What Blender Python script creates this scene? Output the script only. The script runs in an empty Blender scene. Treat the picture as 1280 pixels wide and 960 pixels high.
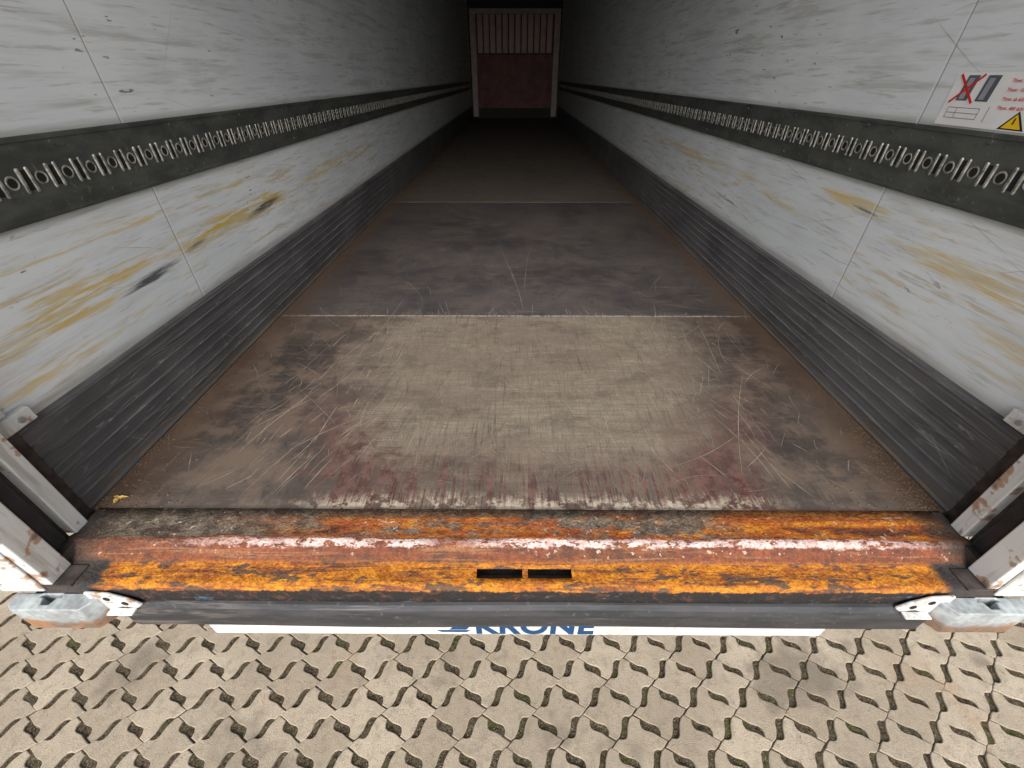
import bpy, bmesh, math, random
import numpy as np
from mathutils import Vector, Matrix
random.seed(7); np.random.seed(7)
sc=bpy.context.scene
FZ=1.2
# ---------------------------------------------------------------- helpers
def empty(name,parent=None):
    o=bpy.data.objects.new(name,None); sc.collection.objects.link(o)
    o.empty_display_size=.2
    if parent: o.parent=parent
    return o
class MB:
    def __init__(s): s.v=[]; s.f=[]
    def add(s,vs,fs):
        b=len(s.v); s.v+= [tuple(v) for v in vs]; s.f+=[tuple(i+b for i in f) for f in fs]
    def box(s,x0,x1,y0,y1,z0,z1):
        x0,x1=min(x0,x1),max(x0,x1); y0,y1=min(y0,y1),max(y0,y1); z0,z1=min(z0,z1),max(z0,z1)
        s.add([(x0,y0,z0),(x1,y0,z0),(x1,y1,z0),(x0,y1,z0),(x0,y0,z1),(x1,y0,z1),(x1,y1,z1),(x0,y1,z1)],
              [(3,2,1,0),(4,5,6,7),(0,1,5,4),(1,2,6,5),(2,3,7,6),(3,0,4,7)])
    def prism(s,poly,fn,a,b,caps=True):
        n=len(poly)
        vs=[fn(p,a) for p in poly]+[fn(p,b) for p in poly]
        fs=[(i,(i+1)%n,n+(i+1)%n,n+i) for i in range(n)]
        if caps: fs+=[tuple(range(n))[::-1],tuple(range(n,2*n))]
        s.add(vs,fs)
    def cyl(s,c,r,axis,l,n=16):
        c=Vector(c)
        ax={'x':(Vector((0,1,0)),Vector((0,0,1)),Vector((1,0,0))),'y':(Vector((1,0,0)),Vector((0,0,1)),Vector((0,1,0))),'z':(Vector((1,0,0)),Vector((0,1,0)),Vector((0,0,1)))}[axis]
        ring=[(math.cos(2*math.pi*i/n),math.sin(2*math.pi*i/n)) for i in range(n)]
        s.prism(ring,lambda p,t:c+ax[0]*p[0]*r+ax[1]*p[1]*r+ax[2]*t,-l/2,l/2)
    def obj(s,name,mat,parent=None,bevel=0,smooth=False,fix=True,seg=2):
        me=bpy.data.meshes.new(name); me.from_pydata(s.v,[],s.f); me.update()
        if fix:
            bm=bmesh.new(); bm.from_mesh(me); bmesh.ops.recalc_face_normals(bm,faces=bm.faces); bm.to_mesh(me); bm.free()
        o=bpy.data.objects.new(name,me); sc.collection.objects.link(o)
        me.materials.append(mat)
        if smooth: me.polygons.foreach_set('use_smooth',[True]*len(me.polygons))
        if bevel:
            m=o.modifiers.new('b','BEVEL'); m.width=bevel; m.segments=seg; m.limit_method='ANGLE'; m.angle_limit=math.radians(35)
        if parent: o.parent=parent
        return o
class N:
    def __init__(s,name,rough=.6,metal=0,spec=.5):
        s.mat=bpy.data.materials.new(name); s.mat.use_nodes=True; s.nt=s.mat.node_tree
        s.b=s.nt.nodes['Principled BSDF']
        s.b.inputs['Roughness'].default_value=rough; s.b.inputs['Metallic'].default_value=metal
        s.b.inputs['Specular IOR Level'].default_value=spec
        tc=s.nt.nodes.new('ShaderNodeTexCoord'); s.o=tc.outputs['Object']
        sp=s.nt.nodes.new('ShaderNodeSeparateXYZ'); s.nt.links.new(s.o,sp.inputs[0]); s.x,s.y,s.z=sp.outputs
    def set(s,sock,v):
        if isinstance(v,bpy.types.NodeSocket): s.nt.links.new(v,sock)
        elif isinstance(v,(tuple,list)) and len(v)==3 and sock.type=='RGBA': sock.default_value=(*v,1)
        else: sock.default_value=v
    def mp(s,scale=(1,1,1),loc=(0,0,0),rot=(0,0,0)):
        n=s.nt.nodes.new('ShaderNodeMapping'); s.nt.links.new(s.o,n.inputs['Vector'])
        n.inputs['Scale'].default_value=scale; n.inputs['Location'].default_value=loc; n.inputs['Rotation'].default_value=rot
        return n.outputs[0]
    def noise(s,scale=5,detail=4,rough=.55,vec=None,dist=0):
        n=s.nt.nodes.new('ShaderNodeTexNoise'); s.nt.links.new(vec if vec is not None else s.o,n.inputs['Vector'])
        n.inputs['Scale'].default_value=scale; n.inputs['Detail'].default_value=min(detail,3.5)
        n.inputs['Roughness'].default_value=rough; n.inputs['Distortion'].default_value=dist
        return n.outputs[0]
    def vor(s,scale=5,vec=None,feature='F1',out='Distance'):
        n=s.nt.nodes.new('ShaderNodeTexVoronoi'); s.nt.links.new(vec if vec is not None else s.o,n.inputs['Vector'])
        n.feature=feature; n.inputs['Scale'].default_value=scale
        return n.outputs[out]
    def r(s,f,lo,hi,a=0.,b=1.):
        n=s.nt.nodes.new('ShaderNodeMapRange'); n.interpolation_type='SMOOTHSTEP'
        s.set(n.inputs[0],f); n.inputs[1].default_value=lo; n.inputs[2].default_value=hi; n.inputs[3].default_value=a; n.inputs[4].default_value=b
        return n.outputs[0]
    def m(s,op,a,b=0.,c=0.):
        n=s.nt.nodes.new('ShaderNodeMath'); n.operation=op; s.set(n.inputs[0],a); s.set(n.inputs[1],b); s.set(n.inputs[2],c); return n.outputs[0]
    def mul(s,*a):
        o=a[0]
        for b in a[1:]: o=s.m('MULTIPLY',o,b)
        return o
    def mx(s,a,b): return s.m('MAXIMUM',a,b)
    def inv(s,a): return s.m('SUBTRACT',1.,a)
    def mix(s,f,a,b,blend='MIX'):
        n=s.nt.nodes.new('ShaderNodeMixRGB'); n.blend_type=blend; s.set(n.inputs[0],f); s.set(n.inputs[1],a); s.set(n.inputs[2],b); return n.outputs[0]
    def box(s,c,lo,hi,soft): return s.mul(s.r(c,lo-soft,lo+soft),s.r(c,hi-soft,hi+soft,1.,0.))
    def jit(s,c,n,amp): return s.m('ADD',c,s.m('MULTIPLY',s.m('SUBTRACT',n,.5),amp))
    def col(s,v): s.set(s.b.inputs['Base Color'],v)
    def rough(s,v): s.set(s.b.inputs['Roughness'],v)
    def bump(s,h,strength=.3,dist=.01):
        n=s.nt.nodes.new('ShaderNodeBump'); n.inputs['Strength'].default_value=strength; n.inputs['Distance'].default_value=dist
        s.set(n.inputs['Height'],h); s.nt.links.new(n.outputs[0],s.b.inputs['Normal'])
def simple(name,c,rough=.6,metal=0,var=.25,scale=20):
    M=N(name,rough,metal); n=M.noise(scale,3)
    M.col(M.mix(M.r(n,.3,.7),tuple(k*(1-var) for k in c),tuple(min(1,k*(1+var)) for k in c))); return M.mat

# ---------------------------------------------------------------- materials
def wall_mat(name,yel,blk):
    M=N(name,.4,0,.4)
    lf=M.noise(1.3,3,.6); st=M.noise(1,4,.7,M.mp((1,2.2,30)),.3); st2=M.noise(1,4,.65,M.mp((1,5,80),(0,0,0),(.06,0,0)))
    st3=M.noise(1,4,.75,M.mp((1,3.2,48),(0,4,1),(-.12,0,0)))
    c=M.mix(M.r(lf,.35,.68),(.69,.735,.765),(.79,.825,.85))
    c=M.mix(M.r(st,.46,.72,0.,.42),c,(.50,.53,.54))
    c=M.mix(M.r(st2,.56,.69,0.,.5),c,(.36,.35,.31))
    low=M.r(M.z,FZ+.62,FZ+.72,1.,0.)
    c=M.mix(M.mul(M.r(st3,.52,.66),low,M.r(lf,.3,.6,.2,.75)),c,(.58,.47,.27))
    up=M.inv(low)
    dg=M.noise(1,4,.75,M.mp((1,1.6,22),(0,9,3),(.25,0,0)))
    c=M.mix(M.mul(M.r(dg,.50,.68),up,.45),c,(.35,.34,.30))
    for (yc,zc,ry,rz,s) in yel:
        dy=M.m('POWER',M.m('DIVIDE',M.m('SUBTRACT',M.y,yc),ry),2.); dz=M.m('POWER',M.m('DIVIDE',M.m('SUBTRACT',M.z,FZ+zc),rz),2.)
        e=M.r(M.jit(M.m('ADD',dy,dz),st2,3.8),.2,1.4,1.,0.)
        c=M.mix(M.mul(e,M.r(st3,.42,.54),s),c,M.mix(M.r(st,.42,.56),(.66,.46,.09),(.62,.52,.29)))
    for (yc,zc,ry,rz,s) in blk:
        dy=M.m('POWER',M.m('DIVIDE',M.m('SUBTRACT',M.y,yc),ry),2.)
        dz=M.m('POWER',M.m('DIVIDE',M.m('SUBTRACT',M.m('SUBTRACT',M.z,M.m('MULTIPLY',M.m('SUBTRACT',M.y,yc),.06)),FZ+zc),rz),2.)
        e=M.r(M.jit(M.m('ADD',dy,dz),st3,3.6),.1,1.2,1.,0.)
        c=M.mix(M.mul(e,s,M.r(st2,.36,.50,.35,1.)),c,(.07,.07,.075))
    nk=M.noise(1,2,.5,M.mp((1,14,60),(0,1,7),(.3,0,0)))
    c=M.mix(M.mul(M.r(nk,.69,.73),M.r(lf,.48,.58),.75),c,(.10,.095,.09))
    c=M.mix(M.mul(M.r(M.jit(M.z,st,.08),FZ+.30,FZ+.35,1.,0.),.6),c,(.22,.2,.17))
    c=M.mix(M.mul(M.box(M.jit(M.z,st2,.02),FZ+.685,FZ+.895,.012),.55),c,(.25,.24,.2))
    for k in range(3):
        ys=.78+2.45*k
        c=M.mix(M.mul(M.box(M.y,ys-.0020,ys+.0020,.0012),.8),c,(.20,.20,.19))
        c=M.mix(M.mul(M.box(M.jit(M.y,st2,.01),ys+.003,ys+.011,.002),.4),c,(.85,.85,.84))
    M.col(c); M.rough(M.r(st,.3,.7,.35,.6))
    M.bump(M.noise(4,1),.35,.012)
    return M.mat
wallL=wall_mat('wall_paint_l',
  [(1.15,.50,.55,.045,1.),(.34,.49,.20,.05,.9),(.05,.46,.16,.04,.75),(2.6,.52,.9,.035,.6),(.25,.37,.35,.02,.6),(.8,.62,.8,.010,.6)],
  [(.62,.455,.16,.015,.95),(1.42,.485,.2,.018,.95),(.86,.475,.08,.010,.8)])
wallR=wall_mat('wall_paint_r',
  [(.89,.63,.20,.022,.8),(.28,.56,.38,.035,.6),(1.35,.52,.25,.022,.5),(.1,.45,.2,.025,.5),(2.6,.56,.9,.035,.6)],
  [(.82,.615,.09,.006,.7),(1.9,.42,.2,.008,.6)])

def floor_mat():
    M=N('phenolic_plywood',.5,0,.35)
    big=M.noise(1.6,4,.6); med=M.noise(8,4,.7); fine=M.noise(160,3,.65)
    gy=M.noise(1,4,.8,M.mp((95,4.5,1)),.5)
    gx=M.noise(1,4,.8,M.mp((6,150,1),(3,0,0)),.3)
    blot=M.noise(26,4,.75)
    arc=M.noise(1,4,.7,M.mp((3,22,1),(0,0,0),(0,0,.5)),1.4)
    film=M.mix(M.r(big,.35,.65),(.058,.046,.041),(.102,.082,.070))
    slate=M.mix(M.r(big,.35,.65),(.050,.045,.048),(.086,.076,.076))
    p2=M.box(M.y,1.206,3.62,.002)
    c=M.mix(p2,film,slate)
    p3=M.r(M.y,3.615,3.625); c=M.mix(M.mul(p3,M.r(gx,.3,.7,.4,.8)),c,(.17,.146,.122))
    c=M.mix(M.r(arc,.52,.70,0.,.45),c,(.15,.125,.108))
    c=M.mix(M.r(gy,.58,.72,0.,.4),c,(.19,.16,.135))
    c=M.mix(M.r(blot,.50,.70,0.,.55),c,(.036,.031,.030))
    c=M.mix(M.mul(M.r(med,.42,.62),M.r(M.y,1.15,1.25,.7,.22)),c,(.165,.120,.090))
    xn=M.jit(M.jit(M.jit(M.x,gx,.22),med,.40),blot,.26)
    hw=M.r(M.y,.0,.9,.54,.86)
    d=M.m('DIVIDE',M.m('ABSOLUTE',M.m('SUBTRACT',xn,.06)),hw)
    w=M.mul(M.r(d,.66,1.06,1.,0.),M.r(M.y,1.19,1.204,1.,0.))
    wood=M.mix(M.r(gx,.34,.66),(.20,.162,.122),(.325,.28,.212))
    wood=M.mix(M.r(blot,.38,.62,0.,.65),wood,(.155,.127,.098))
    wood=M.mix(M.r(gy,.50,.64,0.,.55),wood,(.115,.092,.074))
    wood=M.mix(M.r(M.noise(2.6,4,.75,M.mp((.6,2.4,1))),.40,.60,0.,.7),wood,(.165,.128,.100))
    wood=M.mix(M.r(M.noise(4,4,.8,M.mp((1,2,1),(9,2,0))),.50,.66,0.,.55),wood,(.10,.080,.066))
    wood=M.mix(M.r(fine,.56,.7,0.,.35),wood,(.43,.385,.315))
    red=M.mix(M.r(blot,.4,.6),(.080,.032,.028),(.155,.080,.066))
    lowedge=M.r(M.jit(M.y,med,.2),.08,.30,1.,0.)
    ring=M.mul(M.r(d,.55,.80),M.r(d,1.08,1.35,1.,0.),M.r(M.jit(M.y,med,.3),.18,.60,1.,.12),M.r(M.y,1.18,1.2,1.,0.))
    c=M.mix(M.mul(ring,M.r(gy,.38,.55,.25,.8)),c,red)
    wfac=M.mul(w,M.r(M.m('ADD',M.m('ADD',gy,M.m('MULTIPLY',blot,.5)),M.m('MULTIPLY',lowedge,-.14)),.56,.76,.30,1.))
    c=M.mix(wfac,c,wood)
    c=M.mix(M.mul(lowedge,M.r(gy,.48,.56),M.r(d,.95,1.3,1.,.0),.85),c,red)
    edge=M.r(M.jit(M.jit(M.y,gy,.16),blot,.06),.015,.07,1.,0.)
    c=M.mix(M.mul(edge,M.r(blot,.44,.56),M.r(d,1.,1.4,1.,.12)),c,(.46,.39,.30))
    c=M.mix(M.mul(M.r(M.y,.010,.022,1.,0.),.6),c,(.06,.045,.04))
    for ys in (1.206,3.62):
        c=M.mix(M.mul(M.box(M.jit(M.y,blot,.016),ys-.010,ys+.004,.003),M.r(gy,.38,.55,.1,.85)),c,(.34,.295,.235))
    ed=M.r(M.m('ABSOLUTE',M.jit(M.x,med,.16)),1.02,1.22)
    c=M.mix(M.mul(ed,.65),c,(.130,.080,.050))
    c=M.mix(M.r(fine,.60,.74,0.,.35),c,(.24,.21,.18))
    M.col(c); M.rough(M.m('ADD',M.r(med,.3,.7,.50,.68),M.m('MULTIPLY',wfac,.25)))
    M.bump(fine,.3,.002)
    return M.mat
floorM=floor_mat()

def kick_mat():
    M=N('kick_plate_aluminium',.5,.2,.5)
    st=M.noise(1,4,.75,M.mp((1,2.5,110))); b=M.noise(3,4); s2=M.noise(1,4,.75,M.mp((1,14,60),(0,3,1),(.5,0,0)))
    c=M.mix(M.r(b,.3,.7),(.085,.084,.088),(.140,.138,.142))
    c=M.mix(M.r(st,.48,.70,0.,.6),c,(.24,.24,.24))
    c=M.mix(M.r(s2,.60,.70,0.,.6),c,(.30,.295,.29))
    c=M.mix(M.mul(M.r(M.jit(M.z,b,.08),FZ+.0,FZ+.06,1.,0.),M.r(s2,.4,.6),.8),c,(.16,.115,.075))
    M.col(c); M.rough(M.r(st,.3,.7,.45,.65)); return M.mat
kickM=kick_mat()

def rust_mat():
    M=N('rusty_sill_steel',.75,.0,.35)
    a=M.noise(6,4,.75,M.mp((.55,1.6,1))); b=M.noise(32,4,.75); st=M.noise(1,4,.75,M.mp((4,60,60),(2,0,0)),.6); e=M.noise(2.2,3,.6,M.mp((1,.2,.2),(5,0,0)))
    f=M.noise(130,3,.7)
    orange=M.mix(M.r(b,.34,.66),(.40,.115,.010),(.72,.28,.020))
    brown=M.mix(M.r(b,.35,.65),(.085,.035,.022),(.20,.075,.035))
    redb=M.mix(M.r(b,.35,.65),(.13,.042,.026),(.27,.082,.034))
    dirt=M.mix(M.r(b,.4,.6),(.10,.08,.062),(.22,.175,.13))
    yj=M.jit(M.jit(M.y,a,.05),b,.010)
    rightness=M.r(M.jit(M.x,a,.5),.42,.62)
    band1=M.mix(M.mx(M.mul(M.r(a,.38,.52),M.r(M.jit(M.x,a,.6),-.9,-.3)),rightness),dirt,M.mix(M.r(st,.40,.60),orange,(.40,.085,.020)))
    band1=M.mix(M.mul(M.r(yj,-.030,-.015),.75,M.inv(M.mul(rightness,.7))),band1,dirt)
    dk=M.mul(M.box(yj,-.078,-.05,.01),M.r(a,.50,.58)); band1=M.mix(M.mul(dk,.8),band1,(.05,.03,.025))
    slope=M.mix(M.r(a,.40,.62),redb,brown); slope=M.mix(M.r(st,.50,.64,0.,.6),slope,(.36,.17,.08))
    ledge=M.mix(M.r(st,.45,.65),orange,M.mix(M.r(a,.45,.6),redb,brown))
    ledge=M.mix(M.mul(M.r(M.noise(8,4,.78,M.mp((1,3,1),(3,3,3))),.55,.61),.85),ledge,(.070,.055,.048))
    c=M.mix(M.r(yj,-.095,-.085),slope,band1)
    c=M.mix(M.r(M.jit(M.y,b,.02),-.145,-.132,1.,0.),c,ledge)
    rid=M.mul(M.box(M.jit(M.jit(M.y,b,.020),a,.012),-.111,-.093,.003),M.r(M.noise(34,4,.8,M.mp((.6,1.5,1))),.43,.51),M.r(e,.34,.46,.15,1.),M.box(M.x,-.80,1.05,.25))
    c=M.mix(M.mul(rid,.92),c,M.mix(M.r(b,.4,.6),(.64,.42,.39),(.76,.63,.59)))
    c=M.mix(M.mul(M.r(M.noise(70,2,.5),.66,.69),M.r(e,.45,.55),M.r(M.y,-.14,-.12),.8),c,(.58,.46,.38))
    fr=M.r(M.jit(M.z,M.noise(1,3,.8,M.mp((30,1,3))),.030),1.153,1.160,1.,0.)
    c=M.mix(fr,c,M.mix(M.r(b,.52,.68),(.018,.017,.018),(.10,.05,.03)))
    c=M.mix(M.mul(fr,M.r(M.noise(9,3,.7,M.mp((1,1,2))),.62,.65),M.r(b,.45,.55),.6),c,(.07,.18,.30))
    en=M.mul(M.r(M.m('ABSOLUTE',M.jit(M.x,a,.12)),1.05,1.09),M.r(M.y,-.14,-.13,1.,0.)); c=M.mix(en,c,(.03,.03,.032))
    en2=M.mul(M.r(M.m('ABSOLUTE',M.jit(M.x,a,.2)),1.08,1.17),.8); c=M.mix(en2,c,(.07,.055,.045))
    c=M.mix(M.r(f,.35,.58,.40,0.),c,(.04,.02,.012))
    M.col(c); M.rough(M.r(b,.3,.7,.6,.9)); M.bump(M.m('ADD',b,M.m('MULTIPLY',f,.5)),.9,.009); return M.mat
rustM=rust_mat()

def frame_mat(name='white_frame_paint',dirty=1.):
    M=N(name,.45,0,.5); a=M.noise(9,4,.75); b=M.noise(3,3); v=M.noise(1,4,.75,M.mp((30,30,3)))
    c=M.mix(M.r(b,.3,.7),(.56,.57,.56),(.70,.705,.69))
    c=M.mix(M.r(v,.48,.66,0.,.65*dirty),c,(.32,.30,.26))
    c=M.mix(M.r(a,.60,.66,0.,.85*dirty),c,(.10,.06,.04))
    c=M.mix(M.mul(M.r(a,.57,.60),M.r(a,.62,.66,1.,0.),.7*dirty),c,(.33,.15,.05))
    M.col(c); return M.mat
frameM=frame_mat()
frameC=frame_mat('white_door_paint',.3)
def galv():
    M=N('galvanised_steel',.5,.25,.5); v=M.vor(60); a=M.noise(14,4,.75)
    c=M.mix(M.r(v,.1,.7),(.34,.38,.40),(.48,.52,.53)); c=M.mix(M.r(a,.45,.65,0.,.6),c,(.22,.23,.23))
    lo=M.r(M.jit(M.z,a,.12),1.070,1.10,1.,0.)
    c=M.mix(M.mul(lo,.85),c,M.mix(M.r(a,.4,.6),(.38,.15,.03),(.16,.09,.05)))
    M.col(c); M.bump(a,.4,.005); return M.mat
galvM=galv()
def rubber():
    M=N('black_bumper_rubber',.55,0,.4); a=M.noise(5,4,.75,M.mp((1,6,6))); b=M.noise(60,3)
    c=M.mix(M.r(a,.35,.65),(.026,.027,.030),(.048,.048,.052)); c=M.mix(M.r(b,.6,.75,0.,.6),c,(.12,.11,.11))
    c=M.mix(M.mul(M.r(M.x,-.9,-.6,1.,0.),M.r(a,.45,.6),.7),c,(.14,.115,.10))
    c=M.mix(M.mul(M.r(M.noise(1,4,.8,M.mp((2,30,60))),.62,.70),.5),c,(.18,.17,.16))
    M.col(c); return M.mat
rubM=rubber()
def rail():
    M=N('lashing_rail_steel',.5,.1,.5); a=M.noise(5,4,.7,M.mp((1,1,3))); b=M.noise(50,3,.7)
    c=M.mix(M.r(a,.35,.65),(.052,.057,.053),(.092,.097,.089)); c=M.mix(M.r(b,.6,.72,0.,.6),c,(.18,.175,.155))
    c=M.mix(M.r(M.noise(8,4,.8,M.mp((1,1,4))),.62,.72,0.,.7),c,(.15,.09,.045))
    M.col(c); return M.mat
railM=rail()
def worn():
    M=N('worn_bright_steel',.4,.3,.5); b=M.noise(45,3,.7)
    c=M.mix(M.r(b,.35,.65),(.15,.15,.135),(.44,.43,.39)); c=M.mix(M.r(b,.62,.72,0.,.7),c,(.14,.09,.05)); M.col(c); return M.mat
wornM=worn()
blackM=simple('dark_gap',(.008,.008,.008),.9)
darkM=simple('dark_paint',(.03,.03,.032),.6)
sealM=simple('door_seal_dirt',(.045,.035,.03),.8,0,.5,30)
roofM=simple('roof_panel',(.20,.20,.205),.7,0,.1,3)
boltM=simple('zinc_bolt',(.35,.34,.32),.4,.6)
scrF=simple('raw_wood_scratch',(.30,.26,.21),.8)
scrW=simple('grey_scuff',(.33,.32,.29),.7)
scrK=simple('bare_aluminium_scratch',(.36,.36,.36),.5)

def paver_mat():
    M=N('concrete_paver',.85,0,.25)
    g=M.nt.nodes.new('ShaderNodeNewGeometry'); rnd=g.outputs['Random Per Island']
    a=M.noise(2.0,4,.65); b=M.noise(25,4,.75); f=M.noise(260,3,.75)
    c=M.mix(rnd,(.42,.345,.255),(.58,.49,.375))
    c=M.mix(M.r(a,.40,.66,0.,.55),c,(.35,.29,.22))
    c=M.mix(M.r(b,.46,.70,0.,.55),c,(.27,.225,.165))
    c=M.mix(M.r(f,.48,.70,0.,.75),c,(.18,.148,.11))
    c=M.mix(M.mul(M.r(f,.25,.42,1.,0.),.55),c,(.72,.62,.50))
    c=M.mix(M.mul(M.r(M.noise(1.6,4,.78,M.mp((1,1,1),(4,2,0))),.55,.68),.65),c,(.17,.142,.11))
    c=M.mix(M.mul(M.r(M.noise(.9,4,.7,M.mp((1,1,1),(1,7,0))),.58,.7),.4),c,(.40,.25,.15))
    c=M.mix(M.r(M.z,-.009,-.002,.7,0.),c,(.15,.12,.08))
    M.col(c); M.bump(M.m('ADD',M.m('MULTIPLY',f,1.2),b),.8,.004); return M.mat
paverM=paver_mat()
def soil():
    M=N('joint_soil_moss',.95,0,.1); a=M.noise(3,4,.7); b=M.noise(80,4,.75)
    c=M.mix(M.r(b,.35,.62),(.030,.024,.015),(.115,.09,.058))
    c=M.mix(M.mul(M.r(a,.50,.64),M.r(M.noise(30,3),.4,.6),.75),c,(.075,.085,.026))
    c=M.mix(M.r(M.noise(200,2,.6),.58,.66),c,(.26,.22,.17))
    M.col(c); M.bump(b,1.,.01); return M.mat
soilM=soil()
def far():
    M=N('ground_concrete',.9,0,.2); a=M.noise(.3,4,.6); b=M.noise(12,4,.7)
    c=M.mix(M.r(a,.35,.65),(.30,.26,.20),(.38,.33,.26)); c=M.mix(M.r(b,.4,.7,0.,.6),c,(.15,.135,.10)); M.col(c); return M.mat
farM=far()

# ---------------------------------------------------------------- ground
gb=MB(); gb.add([(-400,-400,-.05),(400,-400,-.05),(400,400,-.05),(-400,400,-.05)],[(0,1,2,3)]); gb.obj('ground',farM)
pg=empty('paved_yard')
X0,X1,Y0,Y1=-5.4,5.4,-4.4,4.0
nx,ny=260,200
gx=np.linspace(X0,X1,nx);gy=np.linspace(Y0,Y1,ny)
GX,GY=np.meshgrid(gx,gy)
Z=-.0072+.002*np.sin(GX*23+3*np.sin(GY*7))*np.sin(GY*19)+np.random.uniform(-.003,.003,GX.shape)
V=np.stack([GX,GY,Z],-1).reshape(-1,3)
idx=np.arange(nx*ny).reshape(ny,nx)
F=np.stack([idx[:-1,:-1],idx[:-1,1:],idx[1:,1:],idx[1:,:-1]],-1).reshape(-1,4)
me=bpy.data.meshes.new('joint_soil'); me.from_pydata(V.tolist(),[],F.tolist()); me.materials.append(soilM)
o=bpy.data.objects.new('joint_soil',me); sc.collection.objects.link(o); o.parent=pg
p=.108; t=.290; lb=.130; q=.13; tilt=.8
def leafside(c,ori,side,rev):
    d=Vector((1,1)) if ori=='/' else Vector((1,-1)); d=d.normalized(); nrm=Vector((-d.y,d.x))
    L=t*1.414; pts=[]
    K=8
    for k in range(K+1):
        s=-1+2*k/K
        w=lb*(1-abs(s)**3.2)
        sk=.095*math.sin(s*math.pi*.9)
        P=Vector(c)+d*(s*L)+nrm*(side*w+sk); pts.append(P)
    return pts[::-1] if rev else pts
def node(N_):
    N_=Vector(N_); dd=Vector((math.sin(tilt),math.cos(tilt)))*q; return N_+dd,N_-dd
poly=[]
poly+=leafside((0,0),'/',-1,False)
A,B=node((.5,.5)); poly+=[B]
poly+=leafside((1,0),'\\',-1,False)
A,B=node((1.5,-.5)); poly+=[A,B]
poly+=leafside((1,-1),'/',1,True)
A,B=node((.5,-1.5)); poly+=[A]
poly+=leafside((0,-1),'\\',1,True)
A,B=node((-.5,-.5)); poly+=[B,A]
poly=[Vector(((P.x-.5)*p,(P.y+.5)*p)) for P in poly]
area=sum(poly[i].x*poly[(i+1)%len(poly)].y-poly[(i+1)%len(poly)].x*poly[i].y for i in range(len(poly)))
if area<0: poly=poly[::-1]
def inset(P,g):
    out=[];n=len(P)
    for i in range(n):
        a,b,c=P[i-1],P[i],P[(i+1)%n]
        e1=(b-a).normalized(); e2=(c-b).normalized()
        n1=Vector((-e1.y,e1.x)); n2=Vector((-e2.y,e2.x)); m_=(n1+n2)
        if m_.length<.3: m_=n1
        m_.normalize(); k=max(.6,m_.dot(n1)); out.append(b+m_*(g/k))
    return out
r0=inset(poly,.0011); r1=inset(poly,.0016); r2=inset(poly,.0038)
ts=[(r0,-.03),(r0,-.0050),(r1,-.0020),(r2,0.)]
npz=len(poly)
TV=np.array([(P.x,P.y,z) for R,z in ts for P in R])
TF=[]
for k in range(3):
    for i in range(npz):
        j=(i+1)%npz; TF.append((k*npz+i,k*npz+j,(k+1)*npz+j,(k+1)*npz+i))
TOP=tuple(range(3*npz,4*npz))
allV=[];allF=[];b=0;off=4*npz
for i in range(int(X0/p),int(X1/p)):
    for j in range(int(Y0/p),int(Y1/p)):
        if (i+j)%2==0: continue
        cx,cy=(i+.5)*p+.03,(j+.5)*p+.02
        an=random.gauss(0,.018); c_,s_=math.cos(an),math.sin(an)
        W=TV.copy(); x=W[:,0]*c_-W[:,1]*s_; y=W[:,0]*s_+W[:,1]*c_
        W[:,2]+= random.gauss(0,.0010)+x*random.gauss(0,.016)+y*random.gauss(0,.016)
        W[:,0]=x+cx+random.gauss(0,.0008)+.012*math.sin(cy*1.3); W[:,1]=y+cy+random.gauss(0,.0008)+.010*math.sin(cx*1.1+1)
        allV.append(W); allF+=[tuple(k+b for k in f) for f in TF]; allF.append(tuple(k+b for k in TOP)); b+=off
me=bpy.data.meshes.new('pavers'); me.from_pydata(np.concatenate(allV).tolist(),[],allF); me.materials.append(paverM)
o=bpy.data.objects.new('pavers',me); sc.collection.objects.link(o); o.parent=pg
gM=simple('joint_grass_blades',(.11,.16,.03),.7,0,.5,8)
gb=MB()
for _ in range(800):
    i=random.randint(-30,30); j=random.randint(-22,14)
    if _<60: i=-9+random.randint(-1,1); j=-8+random.randint(-1,1)
    d=Vector((1,1 if (i+j)%2==0 else -1)).normalized(); s=random.uniform(-.5,.5)*t*p*1.2
    cx,cy=i*p+.03+d.x*s,j*p+.02+d.y*s
    for k in range(random.randint(2,7)):
        a=random.uniform(0,6.28); l=random.uniform(.004,.014); h=random.uniform(.003,.012); w=.0009
        bx,by=cx+random.gauss(0,.005),cy+random.gauss(0,.005)
        gb.add([(bx-w*math.sin(a),by+w*math.cos(a),-.010),(bx+w*math.sin(a),by-w*math.cos(a),-.010),(bx+math.cos(a)*l,by+math.sin(a)*l,-.006+h)],[(0,1,2)])
gb.obj('grass',gM,fix=False)
gb=MB()
for _ in range(2600):
    x,y=random.uniform(-3,3),random.uniform(-1.6,.6); r=random.uniform(.001,.0035)
    gb.add([(x+r,y,.001),(x-r*.5,y+r*.8,.001),(x-r*.5,y-r*.8,.001),(x,y,.001+r)],[(0,1,3),(1,2,3),(2,0,3)])
gb.obj('gravel',simple('grit',(.14,.12,.095),.9,0,.6,300),fix=False)

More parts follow.
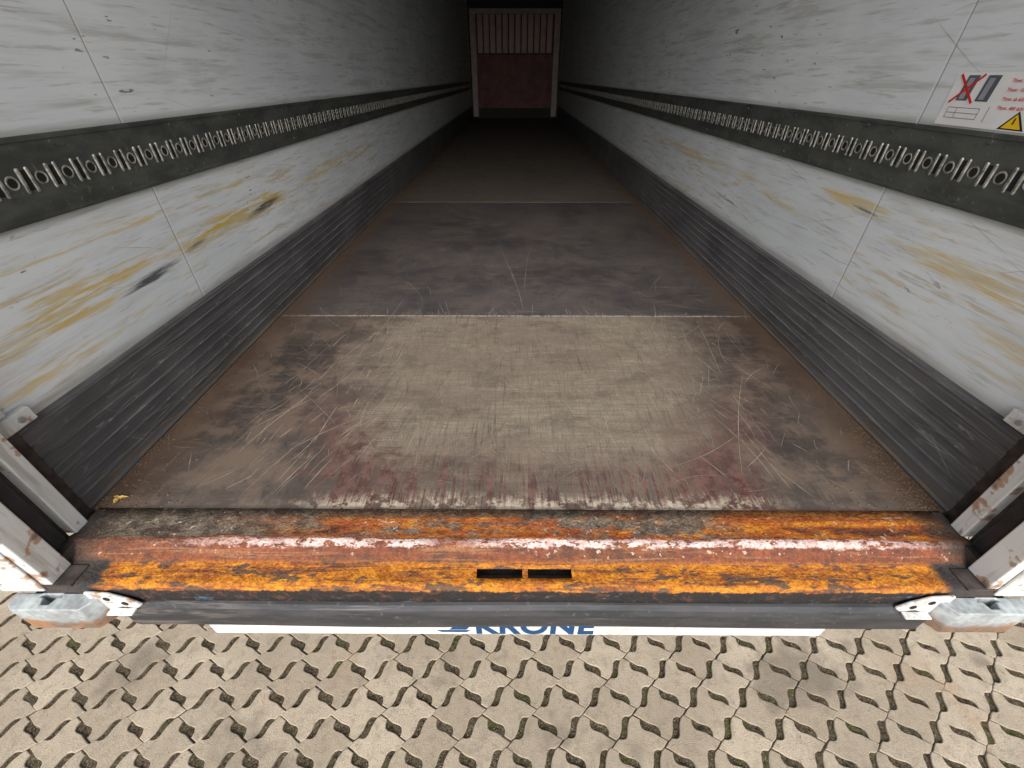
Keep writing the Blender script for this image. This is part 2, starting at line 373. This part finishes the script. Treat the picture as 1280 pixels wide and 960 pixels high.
# ---------------------------------------------------------------- trailer
T=empty('semi_trailer')
LEN=13.7; WX=1.235; TOPZ=3.85
for sx,m,nm in ((-1,wallL,'side_wall_left'),(1,wallR,'side_wall_right')):
    q_=MB(); q_.box(sx*WX,sx*1.275,0.0,LEN,FZ-.08,TOPZ); q_.obj(nm,m,T)
    q_=MB(); prof=[(1.2345,FZ-.02),(1.226,FZ-.02),(1.222,FZ+.004)]
    zz=FZ+.012
    for k in range(7):
        prof+=[(1.227,zz),(1.227,zz+.030),(1.2225,zz+.0325),(1.2225,zz+.0365),(1.227,zz+.039)]; zz+=.0395
    prof+=[(1.227,FZ+.294),(1.2345,FZ+.303)]
    y=0.004
    for yy in (2.9,5.9,8.9,11.9,LEN-.01):
        q_.prism(prof,lambda P,t_:(sx*P[0],t_,P[1]),y,yy-.002); y=yy
    q_.obj('kick_plate',kickM,T)
    q_=MB(); q_.box(sx*1.2345,sx*1.2295,.012,LEN-.2,FZ+.70,FZ+.882)
    q_.box(sx*1.2295,sx*1.2275,.012,LEN-.2,FZ+.702,FZ+.712); q_.box(sx*1.2295,sx*1.2275,.012,LEN-.2,FZ+.870,FZ+.880)
    q_.obj('lashing_rail',railM,T,.001)
    bars=MB();holes=MB();rings=MB();dim=MB()
    yy=.045; zc=FZ+.79; nper=int((LEN-.4)/.078)
    for k in range(nper):
        yc=yy+k*.078; full=k<70
        ys=yc+.039
        for dy in (-.0125,.0125):
            w=.0034
            pr=[(-w,-.024),(-w*.6,-.028),(w*.6,-.028),(w,-.024),(w,.024),(w*.6,.028),(-w*.6,.028),(-w,.024)]
            x0,x1=sx*1.2294,sx*1.2264
            tl=random.gauss(0,.0008)
            vs=[(x0,ys+dy+a*1.5,zc+b_*1.03) for a,b_ in pr]+[(x1,ys+dy+a*.8+tl*b_*30,zc+b_) for a,b_ in pr]
            bars.add(vs,[(i,(i+1)%8,8+(i+1)%8,8+i) for i in range(8)]+[tuple(range(8,16))])
        holes.box(sx*1.2294,sx*1.2290,ys-.0075,ys+.0075,zc-.023,zc+.023)
        nn=16 if full else 8
        ri=[(math.cos(2*math.pi*i/nn),math.sin(2*math.pi*i/nn)) for i in range(nn)]
        x0=sx*1.2293; x1=sx*1.2278
        vs=[(x0,yc+c*.0165,zc+s*.0165) for c,s in ri]+[(x1,yc+c*.0145,zc+s*.0145) for c,s in ri]+[(x0-sx*.0002,yc+c*.011,zc+s*.011) for c,s in ri]
        rings.add(vs,[(i,(i+1)%nn,nn+(i+1)%nn,nn+i) for i in range(nn)]+[(nn+i,nn+(i+1)%nn,2*nn+(i+1)%nn,2*nn+i) for i in range(nn)])
        holes.add([(x0-sx*.0003,yc+c*.012,zc+s*.012) for c,s in ri],[tuple(range(nn))])
        if full:
            for zq in (FZ+.728,FZ+.855):
                dim.box(sx*1.2294,sx*1.2280,ys-.010+random.gauss(0,.002),ys-.004,zq-.005,zq+.001)
            if k%6==0:
                for zq in (FZ+.722,FZ+.862): dim.cyl((sx*1.228,yc,zq),.006,'x',.004,10)
    bars.obj('rail_lips',wornM,T,fix=True); holes.obj('rail_slots',blackM,T); rings.obj('rail_rings',wornM,T); dim.obj('rail_rivets',railM,T)
q_=MB(); q_.box(-1.275,1.275,-.2,LEN+.05,TOPZ,TOPZ+.06); q_.obj('roof',roofM,T)
q_=MB()
for k in range(1,22): q_.box(-1.23,1.23,k*.62,k*.62+.04,TOPZ-.035,TOPZ-.001)
q_.obj('roof_bows',roofM,T)
bw=simple('bulkhead_pink_white',(.82,.66,.64),.5,0,.08,6); mar=simple('bulkhead_maroon',(.22,.055,.06),.5,0,.4,5); wht=simple('bulkhead_frame',(.66,.56,.56),.5,0,.15,8)
q_=MB(); q_.box(-1.275,1.275,LEN,LEN+.05,FZ-.08,TOPZ); q_.obj('front_wall',darkM,T)
q_=MB(); q_.box(-1.04,1.04,LEN-.03,LEN-.01,FZ+1.49,FZ+2.30); q_.obj('bulkhead_sheet',mar,T)
q_=MB(); x=-1.0
while x<.98:
    q_.prism([(x,-.031),(x+.018,-.070),(x+.122,-.070),(x+.140,-.031)],lambda P_,t_:(P_[0],LEN+P_[1],t_),FZ+1.50,FZ+2.29); x+=.168
q_.obj('bulkhead_corrugation',bw,T,.004)
q_=MB(); q_.box(-1.04,1.04,LEN-.06,LEN-.02,FZ+.26,FZ+1.47); q_.box(-.10,.10,LEN-.08,LEN-.06,FZ+1.0,FZ+1.2)
for a in (-.7,.7): q_.box(a-.02,a+.02,LEN-.07,LEN-.06,FZ+.3,FZ+1.4)
q_.obj('bulkhead_panel',mar,T,.004)
q_=MB()
for s in (-1,1): q_.box(s*1.04,s*1.19,LEN-.10,LEN-.01,FZ+.05,FZ+2.32)
q_.box(-1.19,1.19,LEN-.09,LEN-.005,FZ+2.30,FZ+2.40); q_.obj('bulkhead_frame',wht,T,.006)
q_=MB()
for k in range(9): q_.box(-1.0+k*.23,-.86+k*.23,LEN-.09,LEN-.05,FZ+.06,FZ+.2)
q_.obj('bulkhead_vents',darkM,T,.003)
q_=MB(); q_.box(-1.234,1.234,.001,LEN,FZ-.06,FZ-.022); q_.obj('subfloor',blackM,T)
q_=MB(); y=.004
for yy in (1.206,3.62,6.03,8.44,10.85,LEN-.001):
    q_.box(-1.2195,1.2195,y,yy-.0015,FZ-.021,FZ+.0015); y=yy+.0015
q_.obj('cargo_floor',floorM,T,.0012)
def ribbons(name,fn,items,mat):
    q_=MB()
    for (u,v,ang,L,w,curv) in items:
        n_=7; pts=[];a=ang;x,y=u,v
        for k in range(n_+1):
            pts.append((x,y,a)); a+=curv/n_+random.gauss(0,.02); x+=math.cos(a)*L/n_; y+=math.sin(a)*L/n_
        vs=[]
        for k,(x,y,a) in enumerate(pts):
            ww=w*.5*math.sin(math.pi*(k+.15)/(n_+.3))**.5*random.uniform(.5,1.1)
            vs+=[fn(x-math.sin(a)*ww,y+math.cos(a)*ww),fn(x+math.sin(a)*ww,y-math.cos(a)*ww)]
        q_.add(vs,[(2*k,2*k+1,2*k+3,2*k+2) for k in range(n_)])
    return q_.obj(name,mat,T,fix=False)
def ff(x,y): return (max(-1.21,min(1.21,x)),max(.01,y),FZ+.0019)
it=[]
for _ in range(260): it.append((random.uniform(-1.15,1.15),random.uniform(.03,1.15),random.gauss(1.57,.7),random.expovariate(11)+.02,random.uniform(.0005,.0018),random.gauss(0,.4)))
for _ in range(100): it.append((random.uniform(-1.0,-.5),random.uniform(.05,1.0),random.gauss(1.25,.3),random.expovariate(9)+.03,random.uniform(.0007,.0028),random.gauss(0,.2)))
for _ in range(45): it.append((random.uniform(.65,1.05),random.uniform(.05,1.0),random.gauss(1.8,.4),random.expovariate(9)+.03,random.uniform(.0006,.0022),random.gauss(0,.2)))
for _ in range(130): it.append((random.uniform(-1.15,1.15),random.uniform(1.25,3.5),random.gauss(1.57,.8),random.uniform(.05,.5),random.uniform(.0006,.002),random.gauss(0,.8)))
for _ in range(50): it.append((random.uniform(-.9,.9),1.215,random.gauss(1.57,.35),random.expovariate(16)+.01,random.uniform(.0008,.003),0))
it.append((.04,1.25,1.62,1.0,.003,.06)); it.append((.05,1.5,1.55,.9,.002,-.1))
ribbons('floor_scratches',ff,it,scrF)
it=[]
for _ in range(230): it.append((random.uniform(-.6,.7),random.uniform(.15,1.1),random.gauss(1.57,.5) if random.random()<.6 else random.gauss(0,.2),random.expovariate(10)+.02,random.uniform(.0006,.0022),random.gauss(0,.3)))
ribbons('floor_dark_scratches',lambda x,y:(x,min(1.19,max(.01,y)),FZ+.0017),it,simple('dirt_filled_scratch',(.085,.07,.058),.8))
for sx in (-1,1):
    it=[]
    for _ in range(80):
        zz=random.choice([random.uniform(.36,.66),random.uniform(.92,1.9)])
        it.append((random.uniform(.05,3.5),zz,random.gauss(0,.25)+random.choice([0,0,.6,-.5]),random.uniform(.03,.4),random.uniform(.0005,.0016),random.gauss(0,.25)))
    ribbons('wall_scuffs',lambda u,v,sx=sx:(sx*1.2343,max(.02,u),FZ+(min(.68,max(.33,v)) if v<.8 else max(.9,v))),it,scrW)
    it=[(random.uniform(.03,3),random.uniform(.03,.27),random.gauss(0,.5),random.uniform(.03,.2),random.uniform(.0005,.0014),random.gauss(0,.3)) for _ in range(90)]
    ribbons('kick_plate_scratches',lambda u,v,sx=sx:(sx*1.2222,max(.01,u),FZ+min(.29,max(.02,v))),it,scrK)

# ---- sill
prof=[(0.0028,-.02),(0.0028,.000),(-.035,.0005),(-.080,.0015),(-.090,.005),(-.097,.0055),(-.104,.001),(-.118,-.014),(-.134,-.029),(-.142,-.033),(-.153,-.0345),(-.179,-.0345),(-.192,-.034),(-.199,-.0355),(-.203,-.041),(-.203,-.060),(-.2005,-.085),(-.2005,-.112)]
xs=sorted(set([round(-1.2+i*.012,4) for i in range(201)]+[-.106,.012,.026,.139]))
xs=[x for x in xs if not any(abs(x-a)<.004 and x!=a for a in (-.106,.012,.026,.139))]
q_=MB(); P=len(prof); vs=[]
for x in xs:
    w1=.0022*math.sin(x*9+1)+.0014*math.sin(x*23)
    for k,(a,z) in enumerate(prof):
        dz=0;dy=0
        if 3<=k<=6: dz=w1+random.gauss(0,.0006); dy=w1*.8
        if 12<=k<=14: dz=.0018*math.sin(x*14)+random.gauss(0,.0005); dy=.0012*math.sin(x*31)
        vs.append((x,a+dy,FZ+z+dz))
fs=[]
for i in range(len(xs)-1):
    xm=(xs[i]+xs[i+1])/2
    for k in range(P-1):
        if k==10 and (-.106<xm<.012 or .026<xm<.139): continue
        fs.append((i*P+k,(i+1)*P+k,(i+1)*P+k+1,i*P+k+1))
q_.add(vs,fs); o=q_.obj('rear_sill',rustM,T,smooth=True,fix=False)
m=o.modifiers.new('s','SOLIDIFY'); m.thickness=.004; m.offset=-1
q_=MB(); q_.box(-.12,.15,-.185,-.150,FZ-.075,FZ-.07); q_.box(-1.2,1.2,-.196,0,FZ-.12,FZ-.116); q_.obj('sill_inside',sealM,T)
q_=MB()
for s in (-1,1): q_.box(s*1.12,s*1.205,-.207,-.15,FZ-.032,FZ-.026); q_.box(s*1.175,s*1.2,-.15,-.0,FZ-.03,FZ+.006)
q_.obj('sill_end_plates',sealM,T,.002)
# ---- corner posts
for sx,nm in ((-1,'corner_post_left'),(1,'corner_post_right')):
    q_=MB()
    q_.box(sx*1.30,sx*1.192,-.078,-.040,FZ+.004,TOPZ)
    q_.box(sx*1.30,sx*1.165,-.205,-.148,FZ-.026,TOPZ)
    q_.box(sx*1.30,sx*1.190,-.212,-.2055,FZ-.045,TOPZ)
    q_.obj(nm,frameM,T,.004,seg=3)
    q_=MB(); q_.box(sx*1.298,sx*1.222,-.148,-.078,FZ-.02,TOPZ); q_.box(sx*1.298,sx*1.226,-.040,.003,FZ-.02,TOPZ)
    q_.obj('post_recess',sealM,T)
    q_=MB(); q_.prism([(1.215,-.140),(1.200,-.125),(1.203,-.100),(1.215,-.090)],lambda P_,t_:(sx*P_[0],P_[1],t_),FZ,TOPZ-.01); q_.obj('door_seal',darkM,T,.003)
    q_=MB(); q_.box(sx*1.2345,sx*1.214,-.036,.055,FZ+.305,FZ+.345); q_.box(sx*1.2345,sx*1.224,-.036,.012,FZ+.345,FZ+.42)
    q_.obj('wall_end_bracket',frameM,T,.004)
    q_=MB(); q_.cyl((sx*1.212,.02,FZ+.325),.008,'x',.008,6); q_.cyl((sx*1.222,-.01,FZ+.385),.007,'x',.008,6); q_.obj('bracket_bolts',boltM,T)
    q_=MB(); q_.box(sx*1.335,sx*1.372,-.10,1.13,FZ-.09,TOPZ-.02); q_.obj('rear_door',frameC,T,.006)
    q_=MB()
    for yb in (.25,.85): q_.cyl((sx*1.395,yb,(FZ+TOPZ)/2-.05),.014,'z',2.7,12)
    for yb in (.25,.85):
        for zb in (1.2,1.8,2.5,3.3): q_.box(sx*1.372,sx*1.412,yb-.03,yb+.03,zb,zb+.05)
    q_.obj('door_lock_rods',galvM,T,.002)
    q_=MB()
    for zh in (1.28,1.9,2.6,3.4): q_.box(sx*1.302,sx*1.340,-.19,-.02,zh,zh+.09); q_.cyl((sx*1.318,-.205,zh+.045),.017,'z',.12,14)
    q_.obj('door_hinges',frameM,T,.003)
    q_=MB(); q_.box(sx*1.277,sx*1.295,.0,LEN,FZ-.12,FZ+.02); q_.obj('side_rail',frameC,T,.004)
    cx=sx*1.165
    pl=[(-.105,-.222),(-.080,-.250),(.092,-.250),(.110,-.236),(.110,-.2065),(-.105,-.2065)]
    z0,z1=FZ-.158,FZ-.060
    top=[(a*sx+cx,b_) for a,b_ in pl]
    sl=.018
    slot=[(-.030+sl,-.218),(-.018+sl,-.218),(-.012+sl,-.236),(.010+sl,-.236),(.016+sl,-.218),(.028+sl,-.218),(.024+sl,-.2105),(-.026+sl,-.2105)]
    bm=bmesh.new()
    def loop(pts,z): return [bm.verts.new((a,b_,z)) for a,b_ in pts]
    o1=loop(top,z1); i1=loop([(a*sx+cx,b_) for a,b_ in slot],z1)
    es=[bm.edges.new((L_[k],L_[(k+1)%len(L_)])) for L_ in (o1,i1) for k in range(len(L_))]
    bmesh.ops.triangle_fill(bm,edges=es,use_beauty=True)
    o0=loop([(a_*.97+cx*.03,b_) for a_,b_ in top],z0); i0_=loop([(a*sx+cx,b_) for a,b_ in slot],z0+.01)
    for L1,L0 in ((o1,o0),(i1,i0_)):
        for k in range(len(L1)): bm.faces.new((L1[k],L1[(k+1)%len(L1)],L0[(k+1)%len(L0)],L0[k]))
    bm.faces.new(o0)
    bmesh.ops.recalc_face_normals(bm,faces=bm.faces)
    me=bpy.data.meshes.new('corner_buffer'); bm.to_mesh(me); bm.free(); me.materials.append(galvM)
    o=bpy.data.objects.new('corner_buffer',me); sc.collection.objects.link(o); o.parent=T
    mo=o.modifiers.new('b','BEVEL'); mo.width=.003; mo.segments=2; mo.limit_method='ANGLE'; mo.angle_limit=.6
    q_=MB(); q_.box(cx-.035+sx*sl,cx+.03+sx*sl,-.238,-.209,z0+.012,z0+.016); q_.obj('buffer_slot',blackM,T)
    q_=MB(); q_.box(cx-.09,cx+.09,-.2065,-.10,z0+.005,z1-.02); q_.obj('buffer_mount',darkM,T,.003)
    q_=MB()
    gp=[(1.085,-.036),(1.030,-.042),(.990,-.070),(.968,-.098),(.985,-.112),(1.020,-.104),(1.056,-.118),(1.085,-.118)]
    q_.prism(gp,lambda P_,t_:(sx*P_[0],t_,FZ+P_[1]),-.2205,-.2125)
    q_.box(sx*1.052,sx*.985,-.240,-.2205,FZ-.112,FZ-.106)
    q_.obj('corner_gusset',frameM,T,.003)
    q_=MB()
    for a,b_ in ((1.040,-.064),(1.005,-.086)): q_.cyl((sx*a,-.2209,FZ+b_),.0085,'y',.001,14)
    q_.obj('gusset_holes',blackM,T)
q_=MB(); q_.box(-1.3,1.3,-.205,0,TOPZ-.02,TOPZ+.09) ; q_.obj('rear_header',frameC,T,.006)
# ---- bumper
q_=MB()
pr=[(-.130,-.107),(-.197,-.101),(-.211,-.105),(-.220,-.117),(-.225,-.134),(-.2245,-.188),(-.220,-.207),(-.208,-.216),(-.130,-.216)]
nb=90; vs=[]
for i in range(nb+1):
    x=-1.03+2.097*i/nb
    for a,z in pr: vs.append((x,a+.0018*math.sin(x*5),FZ+z+.0016*math.sin(x*7+1)))
n_=len(pr)
q_.add(vs,[(i*n_+k,i*n_+(k+1)%n_,(i+1)*n_+(k+1)%n_,(i+1)*n_+k) for i in range(nb) for k in range(n_)]+[tuple(range(n_)),tuple(range(nb*n_,nb*n_+n_))])
q_.obj('rear_bumper_bar',rubM,T,smooth=False)
q_=MB(); q_.box(-1.1,1.1,-.19,-.131,FZ-.20,FZ-.118); q_.obj('rear_cross_member',darkM,T,.003)
q_=MB(); q_.box(-.908,.908,-.178,-.174,FZ-.354,FZ-.21); q_.obj('name_plate',frameC,T,.001)
blue=simple('blue_print',(.0,.05,.15),.5,0,.05)
tx=bpy.data.curves.new('name_lettering','FONT'); tx.body='KRONE'; tx.size=.100; tx.offset=.0036; tx.extrude=.0004; tx.space_character=1.08; tx.align_x='LEFT'
o=bpy.data.objects.new('name_lettering',tx); sc.collection.objects.link(o); o.parent=T; tx.materials.append(blue)
o.rotation_euler=(math.radians(90),0,0); o.location=(-.125,-.1787,FZ-.344); o.scale=(1,1.35,1)
q_=MB(); q_.prism([(-.225,-.338),(-.150,-.338),(-.138,-.326),(-.238,-.326)],lambda P_,t_:(P_[0],t_,FZ+P_[1]),-.1789,-.1782)
q_.prism([(-.20,-.322),(-.150,-.322),(-.138,-.30),(-.185,-.30)],lambda P_,t_:(P_[0],t_,FZ+P_[1]),-.1789,-.1782); q_.obj('name_logo_mark',blue,T)
# chassis, axles
q_=MB()
for s in (-1,1):
    q_.box(s*.48,s*.62,.25,LEN-.5,.72,.745); q_.box(s*.545,s*.555,.25,LEN-.5,.745,1.06); q_.box(s*.48,s*.62,.25,LEN-.5,1.06,1.08)
for k in range(14): q_.box(-1.22,1.22,.5+k*.95,.56+k*.95,1.085,1.135)
q_.box(-1.15,1.15,.42,.52,.45,.57); q_.box(-.6,-.5,.45,.5,.57,.73); q_.box(.5,.6,.45,.5,.57,.73)
q_.obj('chassis',darkM,T,.003)
tyre=simple('tyre_rubber',(.025,.025,.025),.8)
wh=MB();hub=MB()
for yc in (2.6,3.9,5.2):
    for s in (-1,1):
        n_=40; ring=[(.27,.0),(.44,.0),(.5,.04),(.5,.34),(.44,.38),(.27,.38)]
        vs=[(s*(1.22-b_),yc+a*math.cos(6.2832*i/n_),.5+a*math.sin(6.2832*i/n_)) for i in range(n_) for a,b_ in ring]
        wh.add(vs,[(i*6+k,i*6+(k+1)%6,((i+1)%n_)*6+(k+1)%6,((i+1)%n_)*6+k) for i in range(n_) for k in range(6)])
        hub.cyl((s*1.1,yc,.5),.272,'x',.12,32); hub.cyl((s*1.13,yc,.5),.11,'x',.2,20)
    hub.cyl((0,yc,.5),.06,'x',2.,16)
wh.obj('tyres',tyre,T); hub.obj('wheel_hubs',galvM,T,.003)

# ---- crumbs of dirt and a leaf
q_=MB()
def crumb(x,y,z,r):
    a=random.uniform(0,6.28); pts=[]
    for k in range(4): pts.append((x+r*math.cos(a+k*1.57)*random.uniform(.6,1.2),y+r*math.sin(a+k*1.57)*random.uniform(.6,1.2),z))
    pts.append((x,y,z+r*random.uniform(.5,.9))); q_.add(pts,[(0,1,4),(1,2,4),(2,3,4),(3,0,4)])
for _ in range(1100):
    s=1 if random.random()<.72 else -1
    y=random.expovariate(5); x=1.217-random.expovariate(45 if y>.2 else 16)
    if y<.6 and x>.8: crumb(s*x,y+.006,FZ+.0015,random.uniform(.001,.005))
for _ in range(500):
    crumb(random.uniform(-1.18,1.18),-abs(random.gauss(0,.018)),FZ+.0005,random.uniform(.0006,.0026))
for _ in range(360):
    s=random.choice((-1,1)); crumb(s*random.uniform(1.02,1.19),random.uniform(-.08,0),FZ+.001,random.uniform(.001,.005))
q_.obj('dirt_crumbs',simple('dirt_crumbs',(.11,.068,.04),.95,0,.6,200),T,fix=False)
lm=simple('dry_leaf',(.62,.40,.12),.7,0,.3,100)
q_=MB(); lx,ly,lz=-1.165,.035,FZ+.006
out=[]
for k in range(20):
    a=k/20*6.283; r=.011*(1+.55*math.cos(3*a))*(1+.15*math.cos(9*a)); out.append((lx+r*math.cos(a+.5)*1.3,ly+r*math.sin(a+.5),lz+.006*abs(math.sin(a*1.5))))
q_.add(out+[(lx,ly,lz-.002)],[(i,(i+1)%20,20) for i in range(20)]); q_.add([(lx,ly,lz),(lx+.002,ly,lz),(lx+.026,ly-.015,lz+.001)],[(0,1,2)])
q_.obj('fallen_leaf',lm,fix=False)

# ---- warning sticker (flat, right wall)
S=empty('warning_sticker')
def flat(name,poly,mat,lvl):
    q_=MB(); x=1.2346-.0004-lvl*.0004
    q_.add([(x,a,FZ+b_) for a,b_ in poly],[tuple(range(len(poly)))]); return q_.obj(name,mat,S,fix=False)
def rect(a0,a1,b0,b1): return [(a0,b0),(a1,b0),(a1,b1),(a0,b1)]
stW=simple('sticker_white',(.80,.80,.80),.4,0,.03); stR=simple('sticker_red',(.62,.02,.02),.4,0,.05); stG=simple('sticker_grey',(.10,.11,.13),.5,0,.1); stL=simple('sticker_lightgrey',(.30,.32,.36),.5,0,.1); stY=simple('sticker_yellow',(.85,.55,.02),.4,0,.05); stK=simple('sticker_black',(.02,.02,.02),.5)
flat('backing',rect(.722,.30,.887,1.008),stW,0)
flat('container_1',[(.690,.945),(.655,.945),(.650,1.002),(.685,1.002)],stG,1); flat('container_1_face',[(.683,.949),(.667,.949),(.662,.996),(.678,.996)],stL,2)
flat('container_2',[(.630,.945),(.592,.945),(.588,1.002),(.626,1.002)],stG,1); flat('container_2_face',[(.622,.949),(.606,.949),(.602,.996),(.618,.996)],stL,2)
def bar(n_,a,b_,w,mat,l):
    d=Vector((b_[0]-a[0],b_[1]-a[1])).normalized(); nn=Vector((-d.y,d.x))*w/2
    flat(n_,[(a[0]+nn.x,a[1]+nn.y),(b_[0]+nn.x,b_[1]+nn.y),(b_[0]-nn.x,b_[1]-nn.y),(a[0]-nn.x,a[1]-nn.y)],mat,l)
bar('cross_a',(.708,.940),(.635,1.004),.006,stR,3); bar('cross_b',(.708,1.004),(.635,.940),.006,stR,4)
for k in range(3): bar('truck_line_%d'%k,(.70,.905+k*.012),(.60,.905+k*.012),.0012,stG,1)
for k,(a,b_) in enumerate((((.70,.905),(.70,.929)),((.60,.905),(.60,.929)),((.67,.905),(.67,.929)),((.575,.9),(.575,.935)))): bar('truck_post_%d'%k,a,b_,.0014,stG,2)
stt=['Tfzset.: 1500 daN','Tfzset.: 1000 daN/m','Tfzset. ab 600 mm','Tfzset.: 400 daN']
for k,s_ in enumerate(stt):
    c=bpy.data.curves.new('label_text_%d'%k,'FONT'); c.body=s_; c.size=.0105; c.offset=.0001
    c.materials.append(stR); o=bpy.data.objects.new('label_text_%d'%k,c); sc.collection.objects.link(o); o.parent=S
    o.rotation_euler=(math.radians(90),0,math.radians(-90)); o.location=(1.2332,.555,FZ+.988-k*.019)
flat('triangle',[(.525,.890),(.455,.890),(.490,.930)],stK,1); flat('triangle_fill',[(.516,.893),(.464,.893),(.490,.924)],stY,2); bar('exclamation',(.490,.902),(.490,.916),.004,stK,3)

# ---------------------------------------------------------------- light
w=bpy.data.worlds.new('World'); sc.world=w; w.use_nodes=True; nt=w.node_tree
bg=nt.nodes['Background']; sky=nt.nodes.new('ShaderNodeTexSky'); sky.sky_type='NISHITA'; sky.sun_disc=False
sky.sun_elevation=math.radians(37); sky.sun_rotation=math.radians(180); sky.dust_density=3
hs=nt.nodes.new('ShaderNodeHueSaturation'); hs.inputs['Saturation'].default_value=.30; hs.inputs['Value'].default_value=1.5
nt.links.new(sky.outputs[0],hs.inputs['Color']); nt.links.new(hs.outputs[0],bg.inputs[0]); bg.inputs[1].default_value=.15
sd=bpy.data.lights.new('sun','SUN'); sd.energy=2.7; sd.angle=math.radians(52); sd.color=(1,.965,.92)
so=bpy.data.objects.new('sun',sd); sc.collection.objects.link(so); so.rotation_euler=(math.radians(90-37),0,0)
# ---------------------------------------------------------------- camera
cd=bpy.data.cameras.new('camera'); co=bpy.data.objects.new('camera',cd); sc.collection.objects.link(co)
cd.sensor_width=36; cd.lens=36*521/1280; cd.clip_start=.02; cd.clip_end=1500
co.location=(-.012,-.74,FZ+1.0); co.rotation_euler=(math.radians(90-36.46),0,math.radians(.27))
sc.camera=co
sc.view_settings.view_transform='Standard'; sc.view_settings.look='None'; sc.view_settings.exposure=0
